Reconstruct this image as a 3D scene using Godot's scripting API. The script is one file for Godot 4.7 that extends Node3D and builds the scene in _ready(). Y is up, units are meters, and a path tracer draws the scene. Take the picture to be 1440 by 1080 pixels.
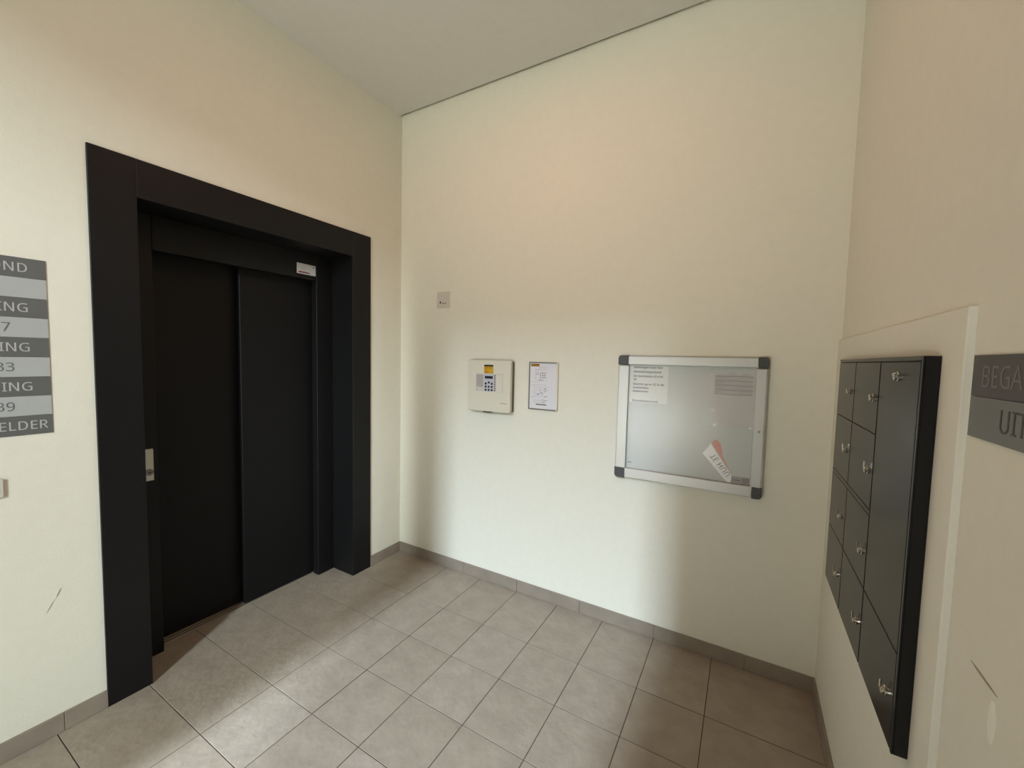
extends Node3D

# x runs from the lift wall (0) to the letterbox wall (2.762), z from the far wall (0) towards the entrance, y up
const W := 2.762
const H := 3.411
const ZF := 3.6
var M := {}
var taken := {}


func _ready() -> void:
	# camera
	var cam := Camera3D.new()
	cam.name = "camera"
	cam.position = Vector3(2.3945, 1.5855, 2.3864)
	cam.rotation = Vector3(-0.061543, 0.521246, 0.022452)
	cam.fov = 86.31
	cam.near = 0.02
	cam.far = 120.0
	add_child(cam)
	# sky and exposure
	var env := Environment.new()
	env.background_mode = Environment.BG_SKY
	var sky := Sky.new()
	var sm := ProceduralSkyMaterial.new()
	sm.sky_top_color = Color(0.62, 0.72, 0.84)
	sm.sky_horizon_color = Color(0.80, 0.85, 0.88)
	sm.ground_bottom_color = Color(0.42, 0.38, 0.33)
	sm.ground_horizon_color = Color(0.62, 0.60, 0.56)
	sky.sky_material = sm
	env.sky = sky
	env.background_energy_multiplier = 0.08
	env.tonemap_mode = Environment.TONE_MAPPER_LINEAR
	env.tonemap_exposure = 1.0
	env.sdfgi_enabled = true
	env.ssao_enabled = true
	env.ssil_enabled = true
	var we := WorldEnvironment.new()
	we.name = "environment"
	we.environment = env
	add_child(we)
	# daylight: two stretches of bright sky seen through the tall entrance, the soft light of the
	# opening itself and the light thrown up by the pavement outside
	area("sky_light", Vector3(1.20, 22.5, 25.0), Vector3(1.20, 1.2, 1.6), Vector2(2.0, 25.0), 2620.0, Color(0.870, 0.938, 1.000))
	area("sky_light", Vector3(11.5, 10.4, 22.5), Vector3(0.6, 1.2, 1.9), Vector2(1.8, 7.5), 640.0, Color(0.918, 0.978, 1.000))
	area("pavement_light", Vector3(1.22, 0.02, ZF + 3.0), Vector3(1.22, 6.0, ZF + 2.0), Vector2(4.6, 5.4), 113.0, Color(0.990, 1.000, 0.950))
	materials()
	setting()
	lift()
	signs()
	fixtures()
	notice_board()
	letterboxes()
	ceiling_lamp()


# ---------------------------------------------------------------- lights
func area(called: String, at: Vector3, to: Vector3, size: Vector2, energy: float, color: Color) -> AreaLight3D:
	var l := AreaLight3D.new()
	l.name = called
	l.area_size = size
	l.area_normalize_energy = true
	l.light_energy = energy
	l.light_color = color
	l.shadow_enabled = true
	l.area_range = 60.0
	l.area_attenuation = 2.0
	add_child(l, true)
	l.look_at_from_position(at, to, Vector3.UP if absf((to - at).normalized().y) < 0.98 else Vector3.BACK)
	return l


# ---------------------------------------------------------------- materials
func mat(albedo: Color, rough: float, metal := 0.0) -> StandardMaterial3D:
	var m := StandardMaterial3D.new()
	m.albedo_color = albedo
	m.roughness = rough
	m.metallic = metal
	return m


func noise_tex(seed_n: int, freq: float, lo: Color, hi: Color, size := 512, as_normal := false, strength := 4.0) -> NoiseTexture2D:
	var n := FastNoiseLite.new()
	n.seed = seed_n
	n.frequency = freq
	n.fractal_octaves = 4
	var t := NoiseTexture2D.new()
	t.width = size
	t.height = size
	t.seamless = true
	t.noise = n
	if as_normal:
		t.as_normal_map = true
		t.bump_strength = strength
	else:
		var g := Gradient.new()
		g.set_color(0, lo)
		g.set_color(1, hi)
		t.color_ramp = g
	return t


func plaster(albedo: Color, seed_n: int) -> StandardMaterial3D:
	var m := mat(Color.WHITE, 0.75)
	m.albedo_texture = noise_tex(seed_n, 0.012, albedo.darkened(0.012), albedo.lightened(0.012))
	m.normal_enabled = true
	m.normal_texture = noise_tex(seed_n + 1, 0.09, Color.BLACK, Color.WHITE, 512, true, 3.0)
	m.normal_scale = 0.09
	m.uv1_triplanar = true
	m.uv1_world_triplanar = true
	m.uv1_scale = Vector3.ONE * 2.2
	m.metallic_specular = 0.25
	return m


func materials() -> void:
	M.wall = plaster(Color(0.898, 0.888, 0.830), 3)
	M.ceiling = plaster(Color(0.84, 0.83, 0.80), 9)
	M.tile = []
	for k in 4:
		var m := mat(Color.WHITE, 0.42)
		var c := Color(0.632, 0.588, 0.528).lerp(Color(0.646, 0.606, 0.550), k / 3.0)
		m.albedo_texture = noise_tex(20 + k, 0.010, c.darkened(0.06), c.lightened(0.04))
		m.roughness_texture = noise_tex(40 + k, 0.02, Color(0.75, 0.75, 0.75), Color(1, 1, 1), 256)
		m.roughness = 0.6
		m.metallic_specular = 0.32
		m.normal_enabled = true
		m.normal_texture = noise_tex(30 + k, 0.06, Color.BLACK, Color.WHITE, 256, true, 3.0)
		m.normal_scale = 0.2
		m.uv1_triplanar = true
		m.uv1_world_triplanar = true
		m.uv1_scale = Vector3.ONE * (1.3 + 0.17 * k)
		M.tile.append(m)
	M.grout = mat(Color(0.36, 0.325, 0.28), 0.9)
	M.skirting = mat(Color.WHITE, 0.6)
	M.skirting.albedo_texture = noise_tex(51, 0.012, Color(0.52, 0.48, 0.43), Color(0.585, 0.54, 0.485))
	M.skirting.uv1_triplanar = true
	M.skirting.uv1_world_triplanar = true
	M.black = mat(Color(0.072, 0.070, 0.074), 0.5)
	M.black.metallic_specular = 0.36
	M.black_door = mat(Color(0.058, 0.057, 0.062), 0.55)
	M.black_door.metallic_specular = 0.34
	M.sill = mat(Color(0.66, 0.62, 0.56), 0.45, 0.25)
	M.dark_slot = mat(Color(0.06, 0.055, 0.05), 0.8)
	M.steel = mat(Color(0.80, 0.80, 0.76), 0.38, 0.75)
	M.plate_dark = mat(Color(0.385, 0.39, 0.385), 0.42)
	M.plate_light = mat(Color(0.68, 0.69, 0.69), 0.4)
	M.letter_light = mat(Color(0.71, 0.715, 0.70), 0.5)
	M.letter_dark = mat(Color(0.40, 0.41, 0.42), 0.5)
	M.sign_dark = mat(Color(0.27, 0.255, 0.25), 0.45)
	M.sign_grey = mat(Color(0.43, 0.43, 0.42), 0.45)
	M.sign_letter = mat(Color(0.43, 0.42, 0.40), 0.5)
	M.sign_letter_dark = mat(Color(0.23, 0.22, 0.21), 0.5)
	M.white = mat(Color(0.86, 0.84, 0.78), 0.45)
	M.white_dull = mat(Color(0.80, 0.78, 0.74), 0.5)
	M.panel = mat(Color(0.85, 0.835, 0.77), 0.4)
	M.panel_base = mat(Color(0.42, 0.40, 0.35), 0.6)
	M.key = mat(Color(0.09, 0.10, 0.11), 0.4)
	M.paper = mat(Color(0.885, 0.885, 0.87), 0.7)
	M.ink = mat(Color(0.07, 0.07, 0.075), 0.7)
	M.alu = mat(Color(0.72, 0.72, 0.71), 0.42, 0.55)
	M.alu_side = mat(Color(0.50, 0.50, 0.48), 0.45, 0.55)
	M.cap = mat(Color(0.25, 0.255, 0.26), 0.5)
	M.board = mat(Color(0.75, 0.765, 0.76), 0.35)
	M.glass = mat(Color(0.96, 0.98, 0.97, 0.06), 0.22)
	M.glass.metallic_specular = 0.26
	M.glass.transparency = BaseMaterial3D.TRANSPARENCY_ALPHA
	M.film = mat(Color(0.97, 0.97, 0.98, 0.16), 0.12)
	M.film.transparency = BaseMaterial3D.TRANSPARENCY_ALPHA
	M.box = mat(Color(0.095, 0.097, 0.108), 0.26)
	M.box.metallic_specular = 0.38
	M.box_gap = mat(Color(0.02, 0.02, 0.02), 0.8)
	M.chrome = mat(Color(0.86, 0.84, 0.80), 0.18, 1.0)
	M.edge = mat(Color(0.945, 0.942, 0.91), 0.5)  # wall paint made paler: daylight on the panel end, put into the colour
	M.scratch = mat(Color(0.66, 0.62, 0.52), 0.8)
	M.scuff = mat(Color(0.55, 0.53, 0.47), 0.8)
	M.filler = mat(Color(0.93, 0.925, 0.87), 0.7)
	M.pavement = mat(Color(0.60, 0.50, 0.42), 0.9)


# ---------------------------------------------------------------- nodes
func numbered(called: String) -> String:
	var k: int = taken.get(called, 0)
	taken[called] = k + 1
	return called if k == 0 else "%s_%03d" % [called, k]


func thing(called: String, label: String, category: String, at := Vector3.ZERO, group := "") -> Node3D:
	var o := Node3D.new()
	o.name = numbered(called)
	o.position = at
	add_child(o)
	tag(o, label, category, group)
	return o


func tag(o: Node3D, label: String, category: String, group := "") -> void:
	o.set_meta("label", label)
	o.set_meta("category", category)
	if group:
		o.set_meta("group", group)


func structure(called: String, label: String, category: String) -> Node3D:
	var o := thing(called, label, category)
	o.set_meta("kind", "structure")
	return o


func put(called: String, mesh: Mesh, material: Material, parent: Node3D, at := Vector3.ZERO) -> MeshInstance3D:
	var o := MeshInstance3D.new()
	o.name = numbered(called) if parent == self else called
	o.mesh = mesh
	o.material_override = material
	o.position = at
	o.cast_shadow = GeometryInstance3D.SHADOW_CASTING_SETTING_ON
	parent.add_child(o, true)
	return o


func done(st: SurfaceTool) -> ArrayMesh:
	st.generate_normals()
	return st.commit()


func start() -> SurfaceTool:
	var st := SurfaceTool.new()
	st.begin(Mesh.PRIMITIVE_TRIANGLES)
	st.set_smooth_group(-1)
	return st


# ---------------------------------------------------------------- shapes
func face(st: SurfaceTool, p: Array, out: Vector3, uv: Array = []) -> void:
	var n: Vector3 = (p[1] - p[0]).cross(p[2] - p[0])
	var flip := n.dot(out) > 0.0
	for k in range(1, p.size() - 1):
		var order := [0, k + 1, k] if flip else [0, k, k + 1]
		for i in order:
			st.set_uv(uv[i] if uv else Vector2.ZERO)
			st.add_vertex(p[i])


# a box from a to b whose edges are chamfered by c
func block(st: SurfaceTool, a: Vector3, b: Vector3, c := 0.0) -> void:
	var mid := (a + b) * 0.5
	var h := (b - a).abs() * 0.5
	c = minf(c, minf(h.x, minf(h.y, h.z)) * 0.9)
	if c <= 0.0:
		for ax in 3:
			for s in [-1.0, 1.0]:
				var n := Vector3.ZERO
				n[ax] = s
				var u := Vector3.ZERO
				u[(ax + 1) % 3] = h[(ax + 1) % 3]
				var v := Vector3.ZERO
				v[(ax + 2) % 3] = h[(ax + 2) % 3]
				var o: Vector3 = mid + n * h[ax]
				face(st, [o - u - v, o + u - v, o + u + v, o - u + v], n)
		return
	var vert := func(s: Vector3, ax: int) -> Vector3:
		var p := Vector3(s.x * (h.x - c), s.y * (h.y - c), s.z * (h.z - c))
		p[ax] = s[ax] * h[ax]
		return mid + p
	for ax in 3:
		var i := (ax + 1) % 3
		var j := (ax + 2) % 3
		for s in [-1.0, 1.0]:
			var q := []
			for e in [[-1.0, -1.0], [1.0, -1.0], [1.0, 1.0], [-1.0, 1.0]]:
				var g := Vector3.ZERO
				g[ax] = s
				g[i] = e[0]
				g[j] = e[1]
				q.append(vert.call(g, ax))
			var n := Vector3.ZERO
			n[ax] = s
			face(st, q, n)
		for s in [-1.0, 1.0]:
			for t in [-1.0, 1.0]:
				var g1 := Vector3.ZERO
				g1[i] = s
				g1[j] = t
				g1[ax] = -1.0
				var g2 := g1
				g2[ax] = 1.0
				var n2 := Vector3.ZERO
				n2[i] = s
				n2[j] = t
				face(st, [vert.call(g1, i), vert.call(g2, i), vert.call(g2, j), vert.call(g1, j)], n2)
	for x in [-1.0, 1.0]:
		for y in [-1.0, 1.0]:
			for z in [-1.0, 1.0]:
				var g := Vector3(x, y, z)
				face(st, [vert.call(g, 0), vert.call(g, 1), vert.call(g, 2)], g)


func box(a: Vector3, b: Vector3, c := 0.0) -> ArrayMesh:
	var st := start()
	block(st, a, b, c)
	return done(st)


# an outline in x and y pushed from z0 to z1, its front edge eased by e
func slab(outline: PackedVector2Array, z0: float, z1: float, e := 0.0) -> ArrayMesh:
	var st := start()
	var mid := Vector2.ZERO
	for p in outline:
		mid += p / outline.size()
	var inner := []
	for p in outline:
		inner.append(p - (p - mid).normalized() * e)
	var n := outline.size()
	var front := []
	var back := []
	for k in n:
		front.append(Vector3(inner[k].x, inner[k].y, z1))
		back.append(Vector3(outline[k].x, outline[k].y, z0))
	face(st, front, Vector3(0, 0, 1))
	face(st, back, Vector3(0, 0, -1))
	for k in n:
		var l := (k + 1) % n
		var o := (outline[k] + outline[l]) * 0.5 - mid
		var out := Vector3(o.x, o.y, 0)
		var a := Vector3(outline[k].x, outline[k].y, z0)
		var b := Vector3(outline[l].x, outline[l].y, z0)
		var c := Vector3(outline[l].x, outline[l].y, z1 - e)
		var d := Vector3(outline[k].x, outline[k].y, z1 - e)
		face(st, [a, b, c, d], out)
		if e > 0.0:
			face(st, [d, c, front[l], front[k]], out + Vector3(0, 0, out.length()))
	return done(st)


func rounded(x0: float, y0: float, x1: float, y1: float, r: float, corners := [true, true, true, true], steps := 6) -> PackedVector2Array:
	var out := PackedVector2Array()
	var cs := [Vector2(x1 - r, y1 - r), Vector2(x0 + r, y1 - r), Vector2(x0 + r, y0 + r), Vector2(x1 - r, y0 + r)]
	var sharp := [Vector2(x1, y1), Vector2(x0, y1), Vector2(x0, y0), Vector2(x1, y0)]
	for k in 4:
		if not corners[k]:
			out.append(sharp[k])
			continue
		for s in steps + 1:
			var a := PI / 2 * (k + float(s) / steps)
			out.append(cs[k] + Vector2(cos(a), sin(a)) * r)
	return out


func disc(x: float, y: float, r: float, n := 16) -> PackedVector2Array:
	var out := PackedVector2Array()
	for k in n:
		out.append(Vector2(x, y) + Vector2(cos(TAU * k / n), sin(TAU * k / n)) * r)
	return out


# a flat sheet of paper with a printed front, standing in x and y, facing +z
func sheet(x0: float, y0: float, x1: float, y1: float, z0: float, z1: float) -> ArrayMesh:
	var st := start()
	var a := Vector3(x0, y0, z1)
	var b := Vector3(x1, y0, z1)
	var c := Vector3(x1, y1, z1)
	var d := Vector3(x0, y1, z1)
	face(st, [a, b, c, d], Vector3(0, 0, 1), [Vector2(0, 1), Vector2(1, 1), Vector2(1, 0), Vector2(0, 0)])
	var q := [a, b, c, d]
	var e := Vector3(0, 0, z0 - z1)
	face(st, [a + e, b + e, c + e, d + e], Vector3(0, 0, -1))
	for k in 4:
		var p: Vector3 = q[k]
		var r: Vector3 = q[(k + 1) % 4]
		face(st, [p, r, r + e, p + e], (p + r) * 0.5 - (a + c) * 0.5)
	return done(st)


func print_mat(im: Image, rough := 0.7) -> StandardMaterial3D:
	var m := mat(Color.WHITE, rough)
	im.generate_mipmaps()
	m.albedo_texture = ImageTexture.create_from_image(im)
	m.texture_repeat = false
	return m


func words(text: String, cap: float, material: Material, parent: Node3D, at: Vector3, turn := 0.0, align := HORIZONTAL_ALIGNMENT_RIGHT, bold := false, depth := 0.0008, called := "lettering") -> MeshInstance3D:
	var f := SystemFont.new()
	f.font_names = PackedStringArray(["Droid Sans"])
	if bold:
		f.font_weight = 700
	var t := TextMesh.new()
	t.font = f
	t.text = text
	t.font_size = 64
	t.pixel_size = cap / (0.714 * 64.0)
	t.depth = depth
	t.curve_step = 2.0
	t.horizontal_alignment = align
	t.vertical_alignment = VERTICAL_ALIGNMENT_CENTER
	var o := put(called, t, material, parent, at)
	o.rotation.y = turn
	return o


# ---------------------------------------------------------------- the setting
func setting() -> void:
	# floor: a grout bed and square tiles
	var fl := structure("floor", "taupe ceramic tile floor laid in a square grid with thin grey joints", "floor")
	var st := start()
	block(st, Vector3(-0.265, -0.12, 0.30), Vector3(0, -0.0022, 1.78))
	block(st, Vector3(0, -0.12, -0.02), Vector3(W + 0.02, -0.0022, ZF))
	put("grout_bed", done(st), M.grout, fl)
	var rng := RandomNumberGenerator.new()
	rng.seed = 11
	var gap := 0.0020
	var xs := [-0.262, 0.498, 0.802, 1.102, 1.402, 1.702, 2.002, 2.302, W]
	var zs := [0.0]
	var z := 0.421
	while z < ZF:
		zs.append(z)
		z += 0.3
	zs.append(ZF)
	for i in xs.size() - 1:
		for j in zs.size() - 1:
			var a := Vector2(xs[i] + gap, zs[j] + gap)
			var b := Vector2(xs[i + 1] - gap, zs[j + 1] - gap)
			if a.x < 0.0:       # the first column runs into the recess of the lift
				if b.y < 0.47 or a.y > 1.60:
					a.x = 0.002
			if b.x - a.x < 0.012 or b.y - a.y < 0.012:
				continue
			var lift_y := rng.randf_range(-0.0004, 0.0004)
			put("tile", box(Vector3(a.x, -0.02, a.y), Vector3(b.x, lift_y, b.y), 0.0008), M.tile[rng.randi() % 4], fl)
	# walls
	var wl := structure("wall_left", "cream plaster wall pierced by the lift entrance", "wall")
	st = start()
	block(st, Vector3(-0.45, -0.12, 1.745), Vector3(0, H + 0.1, ZF))
	block(st, Vector3(-0.45, -0.12, -0.25), Vector3(0, H + 0.1, 0.33))
	block(st, Vector3(-0.45, 2.41, 0.33), Vector3(0, H + 0.1, 1.745))
	block(st, Vector3(-0.45, -0.12, 0.33), Vector3(-0.40, 2.41, 1.745))
	put("plaster", done(st), M.wall, wl)
	st = start()
	scratch(st, Vector3(0.0005, 0.609, 1.890), Vector3(0.0005, 0.572, 1.906), 0.0026, Vector3(1, 0, 0))
	scratch(st, Vector3(0.0005, 0.566, 1.911), Vector3(0.0005, 0.519, 1.936), 0.0016, Vector3(1, 0, 0))
	put("scuff_mark", done(st), M.scuff, wl)
	var wb := structure("wall_back", "cream plaster wall carrying the notice board and alarm panel", "wall")
	put("plaster", box(Vector3(-0.25, -0.12, -0.25), Vector3(W + 0.25, H + 0.1, 0)), M.wall, wb)
	var wr := structure("wall_right", "cream plaster wall carrying the letterboxes", "wall")
	put("plaster", box(Vector3(W, -0.12, -0.25), Vector3(W + 0.25, H + 0.1, ZF)), M.wall, wr)
	st = start()
	scratch(st, Vector3(W - 0.0005, 1.072, 1.375), Vector3(W - 0.0005, 1.069, 1.466), 0.004, Vector3(-1, 0, 0))
	put("scratch_mark", done(st), M.scratch, wr)
	var sp := SphereMesh.new()
	sp.radius = 0.5
	sp.height = 1.0
	sp.radial_segments = 16
	sp.rings = 8
	var fp := put("filler_patch", sp, M.filler, wr, Vector3(W, 1.02, 1.456))
	fp.scale = Vector3(0.006, 0.076, 0.026)
	var wf := structure("wall_front", "cream plaster wall around the glazed entrance behind the viewer", "wall")
	st = start()
	block(st, Vector3(-0.25, -0.12, ZF), Vector3(0.50, H + 0.1, ZF + 0.2))
	block(st, Vector3(1.95, -0.12, ZF), Vector3(W + 0.25, H + 0.1, ZF + 0.2))
	block(st, Vector3(0.50, 3.20, ZF), Vector3(1.95, H + 0.1, ZF + 0.2))
	put("plaster", done(st), M.wall, wf)
	var tr := structure("trim_1", "plastered boxing board behind the letterboxes, slightly proud of the wall", "wall panel")
	put("boxing_panel", box(Vector3(W - 0.012, 0.0, 0.0), Vector3(W + 0.01, 1.704, 1.2805), 0.001), M.wall, tr)
	put("lit_edge_strip", box(Vector3(W - 0.0123, 0.0, 1.2806), Vector3(W + 0.01, 1.7042, 1.2835), 0.001), M.edge, tr)  # end face as its own strip, its lit brightness painted in
	var ce := structure("ceiling", "flat pale ceiling with a shadow gap along the far wall", "ceiling")
	put("ceiling_board", box(Vector3(-0.02, H, 0.028), Vector3(W + 0.02, H + 0.03, ZF)), M.ceiling, ce)
	put("ceiling_slab", box(Vector3(-0.25, H + 0.045, -0.02), Vector3(W + 0.25, H + 0.2, ZF + 0.2)), M.ceiling, ce)
	# skirting of tile strips
	var bb := structure("baseboard_back", "taupe tile skirting along the far wall", "skirting")
	skirt(bb, [0.0, 0.202, 0.652, 1.102, 1.552, 2.002, 2.452, W - 0.012], "x")
	var bl := structure("baseboard_left", "taupe tile skirting on both sides of the lift frame", "skirting")
	skirt(bl, [0.0101, 0.3085], "zl")
	skirt(bl, [1.7665, 1.90, 2.35, 2.80, 3.25, ZF], "zl")
	var br := structure("baseboard_right", "taupe tile skirting below the letterboxes", "skirting")
	skirt(br, [0.0101, 0.45, 0.90, 1.283], "zp")
	skirt(br, [1.2832, 1.75, 2.20, 2.65, 3.10, ZF], "zr")
	# entrance frame and the pavement outside, behind the viewer
	var d := structure("door_1", "dark metal frame of the glazed entrance opening", "door")
	st = start()
	for px in [0.50, 1.91]:
		block(st, Vector3(px, 0, ZF + 0.06), Vector3(px + 0.04, 3.20, ZF + 0.12), 0.003)
	block(st, Vector3(0.54, 3.16, ZF + 0.06), Vector3(1.91, 3.20, ZF + 0.12), 0.003)
	put("door_frame", done(st), M.black, d)
	put("threshold", box(Vector3(0.5, -0.12, ZF), Vector3(1.95, -0.001, ZF + 0.2)), M.sill, d)
	var pv := structure("ground_outside", "brick coloured pavement outside the entrance", "pavement")
	put("paving", box(Vector3(-30, -0.30, ZF + 0.2), Vector3(30, -0.05, 60)), M.pavement, pv)


func scratch(st: SurfaceTool, a: Vector3, b: Vector3, w: float, out: Vector3) -> void:
	var along := (b - a).normalized()
	var side := along.cross(out).normalized() * w * 0.5
	var up := out * 0.0007
	var m1 := a.lerp(b, 0.3)
	var m2 := a.lerp(b, 0.75)
	face(st, [a, m1 + side + up, m1 - side + up], out)
	face(st, [m1 - side + up, m1 + side + up, m2 + side * 0.8 + up, m2 - side * 0.8 + up], out)
	face(st, [m2 - side * 0.8 + up, m2 + side * 0.8 + up, b], out)
	for s in [side, -side]:
		face(st, [a - up, a, m1 + s + up, m1 + s - up], s)
		face(st, [m1 + s - up, m1 + s + up, m2 + s * 0.8 + up, m2 + s * 0.8 - up], s)
		face(st, [m2 + s * 0.8 - up, m2 + s * 0.8 + up, b, b - up], s)


func skirt(parent: Node3D, at: Array, way: String) -> void:
	for k in at.size() - 1:
		var p: float = at[k] + (0.0008 if k > 0 else 0.0)
		var q: float = at[k + 1] - (0.0008 if k < at.size() - 2 else 0.0)
		var a: Vector3
		var b: Vector3
		match way:
			"x":
				a = Vector3(p, 0.0008, 0)
				b = Vector3(q, 0.0795, 0.0098)
			"zl":
				a = Vector3(0, 0.0008, p)
				b = Vector3(0.0098, 0.0795, q)
			"zp":
				a = Vector3(W - 0.0218, 0.0008, p)
				b = Vector3(W - 0.0121, 0.0795, q)
			_:
				a = Vector3(W - 0.0098, 0.0008, p)
				b = Vector3(W, 0.0795, q)
		put("skirting_tile", box(a, b, 0.0012), M.skirting, parent)


# ---------------------------------------------------------------- the lift
func lift() -> void:
	var t := thing("elevator", "black two-panel lift entrance with a broad black surround in the left wall", "elevator", Vector3(0, 0, 1.04))
	var o := Vector3(0, 0, -1.04)
	for s in [[0.309, 0.4655], [1.6095, 1.7665]]:
		put("frame_post", box(o + Vector3(-0.26, 0.001, s[0]), o + Vector3(0.0105, 2.430, s[1]), 0.0015), M.black, t)
	put("frame_lintel", box(o + Vector3(-0.26, 2.262, 0.4657), o + Vector3(0.0103, 2.4298, 1.6093), 0.0015), M.black, t)
	for s in [[0.4657, 0.590], [1.488, 1.6093]]:
		put("jamb", box(o + Vector3(-0.262, 0.001, s[0]), o + Vector3(-0.205, 2.261, s[1]), 0.002), M.black, t)
	put("transom", box(o + Vector3(-0.262, 2.088, 0.5902), o + Vector3(-0.205, 2.261, 1.4878), 0.002), M.black, t)
	put("door_panel", box(o + Vector3(-0.305, 0.010, 0.57), o + Vector3(-0.274, 2.12, 1.052), 0.003), M.black_door, t)
	put("door_panel", box(o + Vector3(-0.352, 0.010, 1.02), o + Vector3(-0.319, 2.12, 1.515), 0.003), M.black_door, t)
	put("leak_backing", box(o + Vector3(-0.398, -0.1, 0.34), o + Vector3(-0.375, 2.4, 1.73)), M.dark_slot, t)  # unseen dark sheet added behind the door panels to stop light leaks
	var sill := put("sill", box(o + Vector3(-0.372, -0.06, 0.5), o + Vector3(-0.2635, 0.0016, 1.58), 0.0008), M.sill, t)
	for gx in [-0.284, -0.306]:
		put("groove", box(o + Vector3(gx - 0.0035, 0.0010, 0.592), o + Vector3(gx + 0.0035, 0.0019, 1.486)), M.dark_slot, sill)
	var pl := put("call_panel", slab(rounded(1.486 - 1.604, 0.928, 1.486 - 1.511 + 0.001, 1.090, 0.002), 0.0, 0.006, 0.001), M.steel, t, o + Vector3(-0.205, 0, 1.486))
	pl.rotation.y = PI / 2
	var bt := put("call_button", slab(disc(-0.042, 0.972, 0.017), 0.006, 0.010, 0.001), M.alu_side, pl)
	put("button_symbol", slab(PackedVector2Array([Vector2(-0.048, 0.968), Vector2(-0.036, 0.968), Vector2(-0.042, 0.979)]), 0.010, 0.0104), M.ink, bt)
	# card on the transom
	var im := Image.create(136, 68, false, Image.FORMAT_RGB8)
	im.fill(Color(0.82, 0.81, 0.80))
	for r in [[22, 22, 40, 3], [20, 30, 54, 3], [30, 38, 40, 3], [84, 30, 30, 2]]:
		im.fill_rect(Rect2i(r[0], r[1], r[2], r[3]), Color(0.70, 0.71, 0.70))
	im.fill_rect(Rect2i(10, 52, 70, 9), Color(0.50, 0.13, 0.16))
	im.fill_rect(Rect2i(80, 55, 14, 6), Color(0.30, 0.22, 0.22))
	im.fill_rect(Rect2i(116, 10, 9, 7), Color(0.15, 0.14, 0.17))
	var card := put("notice_card", sheet(-0.067, -0.034, 0.067, 0.034, 0.0, 0.002), print_mat(im, 0.5), self, Vector3(-0.2049, 2.152, 0.6645))
	card.rotation.y = PI / 2
	tag(card, "small white card with a red line stuck on the black lift transom", "card")


# ---------------------------------------------------------------- signs
func signs() -> void:
	var t := thing("wall_sign", "tall sign of alternating dark and light grey plates left of the lift", "sign", Vector3(0, 1.5875, 2.18))
	var rows := [["BEGANE GROND", 1.938], ["", 0.0], ["1E VERDIEPING", 1.941], ["27", 1.987], ["2E VERDIEPING", 1.941], ["33", 1.981], ["3E VERDIEPING", 1.939], ["39", 1.985], ["BERGINGEN KELDER", 1.904]]
	var rh := 0.6735 / 9.0
	for k in 9:
		var y1 := 1.924 - rh * k
		var dark := k % 2 == 0
		var p := put("plate", box(Vector3(0.0, y1 - rh + 0.0004 - 1.5875, 1.8925 - 2.18), Vector3(0.0025, y1 - 1.5875, 2.52 - 2.18), 0.0006), M.plate_dark if dark else M.plate_light, t)
		if rows[k][0]:
			words(rows[k][0], 0.0325, M.letter_light if dark else M.letter_dark, p, Vector3(0.0027, y1 - rh * 0.5 - 1.5875, rows[k][1] - 2.18), PI / 2)
	var s := thing("wall_sign", "two-row grey sign reading BEGANE and UIT right of the letterboxes", "sign", Vector3(W, 1.5365, 1.58))
	var a := put("plate", box(Vector3(-0.005, 0.0003, 1.299 - 1.58), Vector3(0, 0.0745, 0.28), 0.0008), M.sign_dark, s)
	words("BEGANE GROND", 0.0375, M.sign_letter, a, Vector3(-0.0052, 0.036, 1.334 - 1.58), -PI / 2, HORIZONTAL_ALIGNMENT_LEFT)
	var b := put("plate", box(Vector3(-0.005, -0.0745, 1.299 - 1.58), Vector3(0, -0.0003, 0.28), 0.0008), M.sign_grey, s)
	words("UITGANG", 0.0375, M.sign_letter_dark, b, Vector3(-0.0052, -0.036, 1.404 - 1.58), -PI / 2, HORIZONTAL_ALIGNMENT_LEFT)


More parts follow.
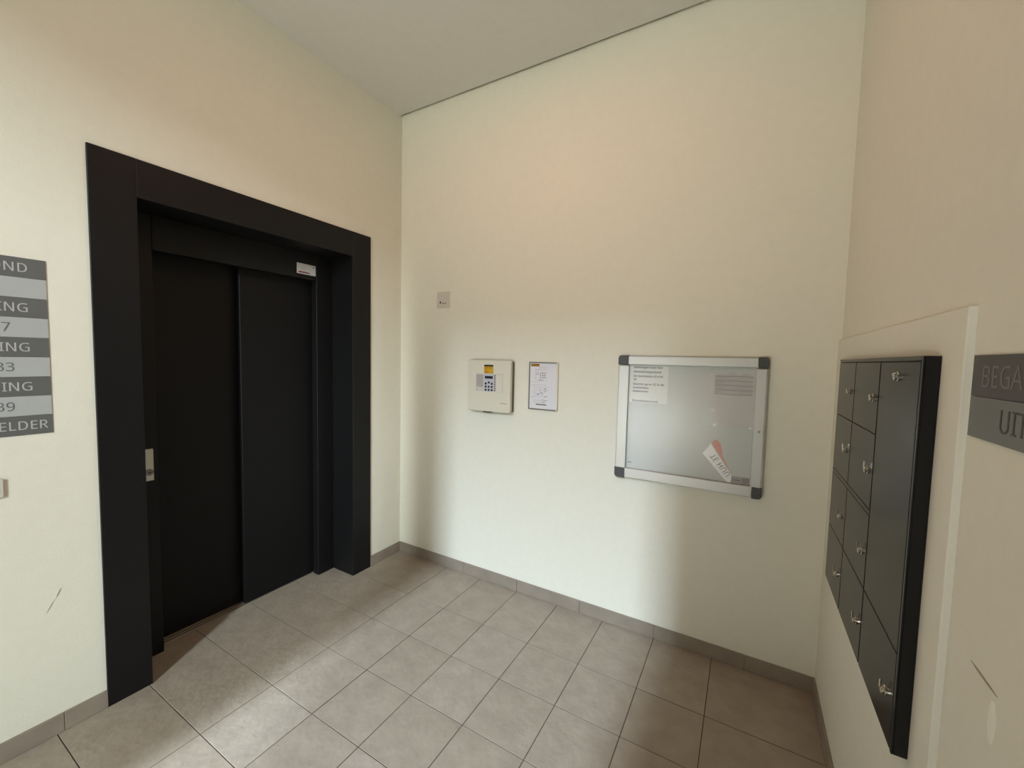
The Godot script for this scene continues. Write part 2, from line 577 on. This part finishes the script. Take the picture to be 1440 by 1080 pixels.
# ---------------------------------------------------------------- small fittings on the far wall
func fixtures() -> void:
	var s := thing("wall_sensor", "small square off-white sensor plate high on the far wall, nearest the lift", "sensor", Vector3(0.433, 2.006, 0))
	put("base_plate", slab(rounded(-0.063, -0.061, 0.063, 0.061, 0.006), 0.0, 0.007, 0.001), M.white, s)
	put("cover", slab(rounded(-0.060, -0.058, 0.053, 0.058, 0.005), 0.007, 0.013, 0.002), M.white_dull, s)
	put("opening", slab(rounded(-0.031, -0.028, -0.019, -0.010, 0.005), 0.013, 0.0136), M.key, s)
	put("mark", slab(rounded(-0.012, -0.030, 0.030, -0.022, 0.003), 0.013, 0.0134), M.scuff, s)
	var w := thing("wall_switch", "square white switch plate on the lift wall just below the floor sign", "switch", Vector3(0, 1.061, 2.067))
	put("plate", slab(rounded(-0.0405, -0.036, 0.0405, 0.036, 0.005), 0.0, 0.008, 0.0015), M.white_dull, w).rotation.y = PI / 2
	put("rocker", slab(rounded(-0.028, -0.027, 0.028, 0.027, 0.003), 0.008, 0.0105, 0.001), M.white, w).rotation.y = PI / 2
	# alarm panel
	var t := thing("alarm_panel", "cream alarm control panel with black keypad and yellow sticker on the far wall", "alarm panel", Vector3(0.869, 1.397, 0))
	put("back_box", slab(rounded(-0.168, -0.172, 0.172, 0.172, 0.012), 0.0, 0.033), M.panel_base, t)
	var cv := put("cover", slab(rounded(-0.175, -0.176, 0.175, 0.176, 0.018), 0.031, 0.052, 0.006), M.panel, t)
	var c := Vector3(-0.869, -1.397, 0.052)
	# the cable gland below and the yellow sticker
	put("latch", slab(rounded(-0.045, -0.183, 0.020, -0.170, 0.004), 0.012, 0.045), M.key, t)
	var im := Image.create(96, 76, false, Image.FORMAT_RGB8)
	im.fill(Color(0.80, 0.62, 0.05))
	im.fill_rect(Rect2i(0, 0, 96, 15), Color(0.12, 0.07, 0.03))
	for r in [[6, 24, 40, 5], [52, 25, 34, 4], [6, 40, 24, 3], [6, 60, 38, 5]]:
		im.fill_rect(Rect2i(r[0], r[1], r[2], r[3]), Color(0.50, 0.31, 0.04))
	put("sticker", sheet(0.832, 1.482, 0.906, 1.541, 0.0, 0.0006), print_mat(im), cv, c)
	var win := put("display_field", slab(rounded(0.765, 1.358, 0.984, 1.482, 0.004), -0.001, 0.0008), M.white_dull, cv, c)
	var g := StandardMaterial3D.new()
	g.albedo_color = Color(0.73, 0.75, 0.79)
	g.roughness = 0.4
	put("keypad_field", slab(rounded(0.834, 1.361, 0.911, 1.479, 0.002), 0.0008, 0.0014), g, win)
	var grey := mat(Color(0.66, 0.645, 0.63), 0.5)
	put("label_field", slab(rounded(0.770, 1.388, 0.826, 1.474, 0.002), 0.0008, 0.0012), grey, win)
	put("status_lamp", slab(disc(0.774, 1.368, 0.0055, 12), 0.0008, 0.0030), M.letter_light, win)
	put("display", slab(rounded(0.840, 1.447, 0.904, 1.465, 0.001), 0.0014, 0.0024), M.key, win)
	for r in 3:
		for q in 3:
			var y: float = [1.413, 1.392, 1.370][r] + (0.008 if r == 0 and q == 1 else 0.0)
			put("key", slab(disc(0.848 + 0.0245 * q, y, 0.0078, 10), 0.0014, 0.0036, 0.001), M.key, win)
	for r in 8:
		put("zone_button", slab(disc(0.921, 1.468 - 0.0142 * r, 0.0044, 8), 0.0008, 0.0024), M.key, win)
		put("zone_label", slab(rounded(0.932, 1.4625 - 0.0142 * r, 0.979, 1.4735 - 0.0142 * r, 0.001), 0.0008, 0.0013), M.white, win)
	# the maker's mark, too small to read
	var lg := start()
	for r in [[0.966, 1.284, 0.971, 1.291], [0.974, 1.285, 0.982, 1.289], [0.984, 1.285, 0.994, 1.289], [0.996, 1.285, 1.004, 1.289], [1.006, 1.285, 1.018, 1.289]]:
		block(lg, Vector3(r[0], r[1] - 0.002, 0), Vector3(r[2], r[3] - 0.002, 0.0004))
	put("maker_mark", done(lg), M.scuff, cv, c)
	# framed instruction sheet
	var f := thing("framed_sheet", "white instruction sheet in thin silver frame between alarm panel and notice board", "picture frame", Vector3(1.260, 1.414, 0))
	var x0 := -0.1035
	var x1 := 0.1035
	var y0 := -0.154
	var y1 := 0.154
	var dz := 0.013
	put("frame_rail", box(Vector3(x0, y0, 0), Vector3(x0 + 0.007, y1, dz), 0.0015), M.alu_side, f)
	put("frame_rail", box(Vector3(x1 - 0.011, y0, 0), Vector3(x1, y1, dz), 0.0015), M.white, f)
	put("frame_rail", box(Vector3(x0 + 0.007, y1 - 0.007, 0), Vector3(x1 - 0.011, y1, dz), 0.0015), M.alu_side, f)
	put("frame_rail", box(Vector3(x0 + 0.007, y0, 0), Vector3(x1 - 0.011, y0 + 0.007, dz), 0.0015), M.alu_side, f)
	put("sheet", sheet(x0 + 0.006, y0 + 0.006, x1 - 0.010, y1 - 0.006, 0.002, 0.008), print_mat(instruction_print()), f)


func instruction_print() -> Image:
	var im := Image.create(384, 592, false, Image.FORMAT_RGB8)
	im.fill(Color(0.87, 0.865, 0.885))
	var rng := RandomNumberGenerator.new()
	rng.seed = 5
	im.fill_rect(Rect2i(12, 12, 126, 34), Color(0.68, 0.48, 0.06))
	im.fill_rect(Rect2i(16, 16, 118, 9), Color(0.34, 0.22, 0.04))
	im.fill_rect(Rect2i(20, 32, 80, 5), Color(0.45, 0.30, 0.05))
	var pale := Color(0.62, 0.61, 0.63)
	var dark := Color(0.34, 0.33, 0.35)
	line_of(im, rng, 140, 56, 130, 6, pale)
	# the drawing of the panel and its pointers
	for r in [[86, 80, 3, 130], [230, 80, 4, 140], [86, 80, 146, 3], [120, 70, 3, 80], [196, 120, 3, 90]]:
		im.fill_rect(Rect2i(r[0], r[1], r[2], r[3]), pale)
	for k in 60:
		var a := TAU * k / 60.0
		im.fill_rect(Rect2i(int(106 + 46 * cos(a)), int(168 + 52 * sin(a)), 3, 3), pale)
	for k in 9:
		im.fill_rect(Rect2i(150 + (k % 3) * 28, 126 + int(k / 3.0) * 26, 14, 12), dark)
	im.fill_rect(Rect2i(174, 108, 10, 10), dark)
	im.fill_rect(Rect2i(92, 140, 34, 8), dark.lightened(0.3))
	im.fill_rect(Rect2i(130, 212, 60, 6), dark.lightened(0.2))
	im.fill_rect(Rect2i(120, 224, 84, 4), pale)
	for r in [[14, 244, 130], [60, 278, 180], [20, 292, 60], [60, 306, 220], [60, 324, 190], [60, 346, 230], [40, 372, 190], [60, 392, 120], [60, 412, 150], [40, 434, 220], [14, 448, 60], [60, 478, 210], [60, 496, 180], [60, 514, 160]]:
		line_of(im, rng, r[0], r[1], r[2], 4, pale)
	for r in [[150, 348, 14], [214, 330, 22], [218, 358, 20], [124, 398, 16], [160, 378, 18], [180, 392, 18], [110, 402, 18], [236, 426, 14], [218, 424, 10], [200, 500, 20], [186, 470, 18], [222, 478, 24]]:
		im.fill_rect(Rect2i(r[0], r[1], r[2], 7), dark)
	im.fill_rect(Rect2i(96, 530, 150, 13), Color(0.33, 0.32, 0.34))
	return im


func line_of(im: Image, rng: RandomNumberGenerator, x: int, y: int, w: int, h: int, c: Color) -> void:
	var at := x
	while at < x + w:
		var n := rng.randi_range(8, 26)
		im.fill_rect(Rect2i(at, y, mini(n, x + w - at), h), c.lightened(rng.randf() * 0.15))
		at += n + rng.randi_range(4, 8)


# ---------------------------------------------------------------- the notice board and what it holds
func notice_board() -> void:
	var x0 := 1.748
	var x1 := 2.484
	var y0 := 0.914
	var y1 := 1.619
	var d := 0.034
	var t := thing("notice_board", "glass-fronted notice board with aluminium rails and dark corner caps", "notice board", Vector3(2.116, 1.2665, 0))
	var o := Vector3(-2.116, -1.2665, 0)
	var c := 0.056
	var rw := 0.0555
	put("back_panel", box(o + Vector3(x0 + 0.02, y0 + 0.02, 0.0), o + Vector3(x1 - 0.02, y1 - 0.02, 0.011)), M.board, t)
	# rails: a low outer lip and the broad face
	var st := start()
	for r in [[x0 + c, y1 - 0.050, x1 - c + 0.012, y1 - 0.004, true], [x0 + c, y0 + 0.006, x1 - c + 0.012, y0 + 0.058, true], [x0 + 0.005, y0 + c, x0 + 0.0605, y1 - c, false], [x1 - 0.052, y0 + c - 0.01, x1 - 0.006, y1 - c, false]]:
		var s2 := start()
		block(s2, o + Vector3(r[0], r[1], 0.002), o + Vector3(r[2], r[3], d), 0.002)
		if r[4]:
			var low: bool = r[1] < 1.2
			block(s2, o + Vector3(r[0], (y0 if low else y1 - 0.0055), 0.0), o + Vector3(r[2], (y0 + 0.0075 if low else y1), d - 0.008), 0.002)
		else:
			var lft: bool = r[0] < 2.0
			block(s2, o + Vector3((x0 if lft else x1 - 0.007), r[1], 0.0), o + Vector3((x0 + 0.0065 if lft else x1), r[3], d - 0.008), 0.002)
		put("frame_rail", done(s2), M.alu, t)
	for k in 4:
		var right := k % 2 == 1
		var top := k < 2
		var wx := (0.043 if right else c)
		var hy := (0.052 if top else 0.058)
		var ax := x1 - wx if right else x0 - 0.001
		var bx := x1 + 0.001 if right else x0 + wx
		var ay := y1 - hy if top else y0 - 0.001
		var by := y1 + 0.001 if top else y0 + hy
		var rc := [right and top, (not right) and top, (not right) and (not top), right and (not top)]
		put("corner_cap", slab(rounded(ax - 2.116, ay - 1.2665, bx - 2.116, by - 1.2665, 0.018, rc), 0.0, d + 0.002, 0.002), M.cap, t)
	put("lock", slab(disc(2.458 - 2.116, 1.252 - 1.2665, 0.006), d, d + 0.0015), M.alu_side, t)
	put("glass_pane", box(o + Vector3(x0 + 0.058, y0 + 0.054, 0.0225), o + Vector3(x1 - 0.050, y1 - 0.048, 0.0255)), M.glass, t)
	# the maker's line bottom left and the printed label bottom right, both on the back panel
	var mk := start()
	block(mk, o + Vector3(1.815, 1.002, 0.011), o + Vector3(1.838, 1.006, 0.0114))
	put("maker_mark", done(mk), M.ink, t)
	var im := Image.create(160, 64, false, Image.FORMAT_RGB8)
	im.fill(Color(0.56, 0.55, 0.55))
	im.fill_rect(Rect2i(0, 6, 92, 12), Color(0.66, 0.64, 0.69))
	im.fill_rect(Rect2i(8, 10, 30, 5), Color(0.30, 0.30, 0.33))
	im.fill_rect(Rect2i(46, 12, 36, 4), Color(0.42, 0.42, 0.44))
	im.fill_rect(Rect2i(0, 26, 92, 22), Color(0.60, 0.58, 0.66))
	im.fill_rect(Rect2i(20, 32, 62, 9), Color(0.16, 0.16, 0.19))
	im.fill_rect(Rect2i(102, 8, 54, 46), Color(0.48, 0.45, 0.43))
	put("printed_label", sheet(2.345 - 2.116, 0.974 - 1.2665, 2.430 - 2.116, 1.008 - 1.2665, 0.011, 0.0114), print_mat(im), t)
	# white notice, top left
	var n := thing("paper_notice", "white typed notice tucked in the upper left corner of notice board", "paper", Vector3(1.913, 1.458, 0.0112))
	put("sheet", box(Vector3(-0.1045, -0.1055, 0), Vector3(0.1055, 0.1060, 0.0012)), M.paper, n)
	var lines := [["Meldingen voor het", 1.5535, 1.832], ["Mededelingenbord", 1.5285, 1.831], ["De Karmaten 23 t/m", 1.5040, 1.831], ["39", 1.4840, 1.830], ["Gaarne op nr 23 in de", 1.4590, 1.829], ["brievenbus", 1.4385, 1.829], ["deponeren", 1.4185, 1.829], ["Bij voorbaat dank.", 1.3635, 1.829]]
	for l in lines:
		words(l[0], 0.0118, M.ink, n, Vector3(l[2] - 1.913, l[1] - 1.458, 0.0014), 0.0, HORIZONTAL_ALIGNMENT_LEFT, true, 0.0003)
	# table sheet in a plastic sleeve, top right
	var p := thing("sleeved_sheet", "grey printed table in clear crumpled sleeve at upper right of notice board", "paper", Vector3(2.336, 1.412, 0.0112))
	put("sheet", sheet(-0.098, -0.151, 0.092, 0.146, 0.0, 0.0010), print_mat(table_print()), p)
	put("plastic_sleeve", crumpled(-0.112, -0.154, 0.098, 0.150), M.film, p)
	# fallen rental card, leaning at the lower right
	var e := thing("rental_card", "white TE HUUR strip with red flap fallen aslant in lower right of notice board", "card", Vector3(2.292, 1.053, 0.0130))
	var local := func(pts: Array) -> PackedVector2Array:
		var out := PackedVector2Array()
		for pt in pts:
			out.append(Vector2(pt[0] - 2.292, pt[1] - 1.053))
		return out
	put("card", slab(local.call([[2.208, 1.108], [2.247, 1.165], [2.349, 1.012], [2.346, 0.969], [2.336, 0.964]]), 0.0, 0.0015), mat(Color(0.97, 0.975, 0.985), 0.3), e)
	var ang := -0.89
	var tw := words("TE HUU", 0.0275, M.plate_dark, e, Vector3(2.2545 - 2.292, 1.106 - 1.053, 0.0019), 0.0, HORIZONTAL_ALIGNMENT_LEFT, false, 0.0003)
	tw.basis = Basis(Vector3(0, 0, 1), ang) * Basis(Vector3(1, 0, 0), PI)
	var red := mat(Color(0.84, 0.56, 0.50), 0.5)
	put("red_flap", slab(local.call([[2.2485, 1.1655], [2.262, 1.186], [2.275, 1.187], [2.292, 1.168], [2.297, 1.140], [2.300, 1.108], [2.322, 1.070], [2.340, 1.028]]), -0.001, 0.0005), red, e)


func crumpled(x0: float, y0: float, x1: float, y1: float) -> ArrayMesh:
	var st := SurfaceTool.new()
	st.begin(Mesh.PRIMITIVE_TRIANGLES)
	st.set_smooth_group(0)
	var n := FastNoiseLite.new()
	n.seed = 4
	n.frequency = 14.0
	var nx := 28
	var ny := 36
	var at := func(i: int, j: int) -> Vector3:
		var u := float(i) / nx
		var v := float(j) / ny
		var x := lerpf(x0, x1, u)
		var y := lerpf(y0, y1, v)
		var edge := clampf((u - 0.86) / 0.14, 0.0, 1.0)
		var z := 0.0030 + 0.0009 * n.get_noise_2d(x, y) + 0.0070 * edge * absf(n.get_noise_2d(x * 2.3 + 3.0, y * 2.3))
		return Vector3(x, y, z)
	for i in nx:
		for j in ny:
			var a: Vector3 = at.call(i, j)
			var b: Vector3 = at.call(i + 1, j)
			var c: Vector3 = at.call(i + 1, j + 1)
			var d: Vector3 = at.call(i, j + 1)
			face(st, [a, b, c], Vector3(0, 0, 1))
			face(st, [a, c, d], Vector3(0, 0, 1))
	st.index()
	st.generate_normals()
	return st.commit()


func table_print() -> Image:
	var im := Image.create(384, 600, false, Image.FORMAT_RGB8)
	im.fill(Color(0.78, 0.765, 0.765))
	var rng := RandomNumberGenerator.new()
	rng.seed = 8
	var ink := Color(0.36, 0.345, 0.345)
	im.fill_rect(Rect2i(24, 60, 350, 200), Color(0.70, 0.685, 0.69))
	line_of(im, rng, 160, 44, 50, 7, ink)
	line_of(im, rng, 270, 48, 70, 7, ink)
	for k in 5:
		var y := 72 + 47 * k
		for x in range(24, 372):
			im.fill_rect(Rect2i(x, y + int(3.0 * sin(x * 0.02 + k)), 1, 8), ink)
		if k < 4:
			for r in 3:
				line_of(im, rng, 26, y + 12 + r * 10, 110 - 16 * r, 6, Color(0.52, 0.50, 0.51))
			im.fill_rect(Rect2i(262, y + 10, 4, 30), Color(0.56, 0.54, 0.55))
			line_of(im, rng, 272, y + 16, 60, 5, Color(0.58, 0.56, 0.57))
	return im


# ---------------------------------------------------------------- the letterboxes
func letterboxes() -> void:
	var xf := 2.7215                       # the front plane
	var back := W - 0.012
	var z0 := 0.258
	var z1 := 1.180
	var y0 := 0.703
	var y1 := 1.612
	var t := thing("letterbox_cabinet", "flat anthracite steel letterbox cabinet with ten locked doors", "letterboxes", Vector3(back, y0, (z0 + z1) / 2))
	var o := Vector3(0, 0, 0) - t.position
	var st := start()
	block(st, o + Vector3(xf + 0.0028, y0, z0), o + Vector3(back, y1, z1), 0.0015)
	put("body", done(st), M.box, t)
	put("gap_backing", box(o + Vector3(xf + 0.0020, y0 + 0.003, z0 + 0.003), o + Vector3(xf + 0.0030, y1 - 0.003, 1.166)), M.box_gap, t)
	put("top_rail", box(o + Vector3(xf - 0.0004, y1 - 0.0105, z0), o + Vector3(xf + 0.0029, y1, z1 - 0.0105), 0.0008), M.box, t)
	put("side_stile", box(o + Vector3(xf - 0.0004, y0, 1.169), o + Vector3(xf + 0.0029, y1, z1), 0.001), M.box, t)
	put("middle_rail", box(o + Vector3(xf - 0.0002, 1.1535, z0), o + Vector3(xf + 0.0029, 1.1675, 0.8535), 0.0008), M.box, t)
	var ys := [[1.3925, 1.5985], [1.170, 1.389], [0.9345, 1.151], [0.7045, 0.931]]
	var lock_y := [1.494, 1.277, 1.028, 0.808]
	var cols := [[0.2590, 0.5445, 0.478], [0.5525, 0.8500, 0.800]]
	for c in 2:
		for r in 4:
			var dr := put("door", box(o + Vector3(xf, ys[r][0], cols[c][0]), o + Vector3(xf + 0.0022, ys[r][1], cols[c][1]), 0.0007), M.box, t)
			lock(dr, o + Vector3(xf, lock_y[r], cols[c][2]), 0.0 if r == 0 else 1.0)
	var big := put("tall_door", box(o + Vector3(xf, 0.9345, 0.8585), o + Vector3(xf + 0.0022, 1.5985, 1.164), 0.0007), M.box, t)
	lock(big, o + Vector3(xf, 1.563, 1.016), 0.0)
	var low := put("door", box(o + Vector3(xf, 0.7045, 0.8585), o + Vector3(xf + 0.0022, 0.931, 1.164), 0.0007), M.box, t)
	lock(low, o + Vector3(xf, 0.806, 1.110), 1.0)


# a cam lock: rose, cylinder and a small turning tab; up = 1 turns the tab upright, 0 sideways
func lock(parent: Node3D, at: Vector3, up: float) -> void:
	var st := start()
	var rings := [[0.0, 0.0120], [0.002, 0.0120], [0.003, 0.0100], [0.0080, 0.0096], [0.0092, 0.0080]]
	var n := 16
	for k in n:
		var a := TAU * k / n
		var b := TAU * (k + 1) / n
		for r in rings.size() - 1:
			var p := []
			for e in [[rings[r], a], [rings[r], b], [rings[r + 1], b], [rings[r + 1], a]]:
				p.append(at + Vector3(-e[0][0], e[0][1] * cos(e[1]), e[0][1] * sin(e[1])))
			face(st, p, Vector3(-0.3, cos(a), sin(a)))
		face(st, [at + Vector3(-0.0092, 0, 0), at + Vector3(-0.0092, 0.0080 * cos(a), 0.0080 * sin(a)), at + Vector3(-0.0092, 0.0080 * cos(b), 0.0080 * sin(b))], Vector3(-1, 0, 0))
	var lk := put("lock", done(st), M.chrome, parent)
	if up > 0.5:
		put_tab(lk, at + Vector3(-0.0085, 0.004, -0.0025), at + Vector3(-0.0125, 0.025, 0.0025))
	else:
		put_tab(lk, at + Vector3(-0.0085, 0.002, 0.0), at + Vector3(-0.0125, 0.008, 0.022))


func put_tab(lk: MeshInstance3D, a: Vector3, b: Vector3) -> void:
	var st := SurfaceTool.new()
	st.begin(Mesh.PRIMITIVE_TRIANGLES)
	st.append_from(lk.mesh, 0, Transform3D())
	st.append_from(box(a, b, 0.001), 0, Transform3D())
	lk.mesh = st.commit()


# ---------------------------------------------------------------- the lamp overhead, out of the frame
func ceiling_lamp() -> void:
	var at := Vector3(1.36, H, 1.12)
	var t := thing("ceiling_lamp", "round flat ceiling lamp with warm glowing diffuser above the lobby", "lamp", at)
	var ring := slab(disc(0, 0, 0.15, 32), 0.0, 0.045, 0.004)
	put("housing", ring, M.white, t).rotation.x = PI / 2
	var g := mat(Color(1.0, 0.92, 0.80), 0.5)
	g.emission_enabled = true
	g.emission = Color(1.0, 0.78, 0.55)
	g.emission_energy_multiplier = 2.0
	put("diffuser", slab(disc(0, 0, 0.135, 32), 0.045, 0.052, 0.004), g, t).rotation.x = PI / 2
	var l := area("lamp_light", at + Vector3(0, -0.06, 0), at + Vector3(0, -1, 0.0001), Vector2(0.24, 0.24), 0.62, Color(1.000, 0.637, 0.529))
	l.name = "ceiling_lamp_light"
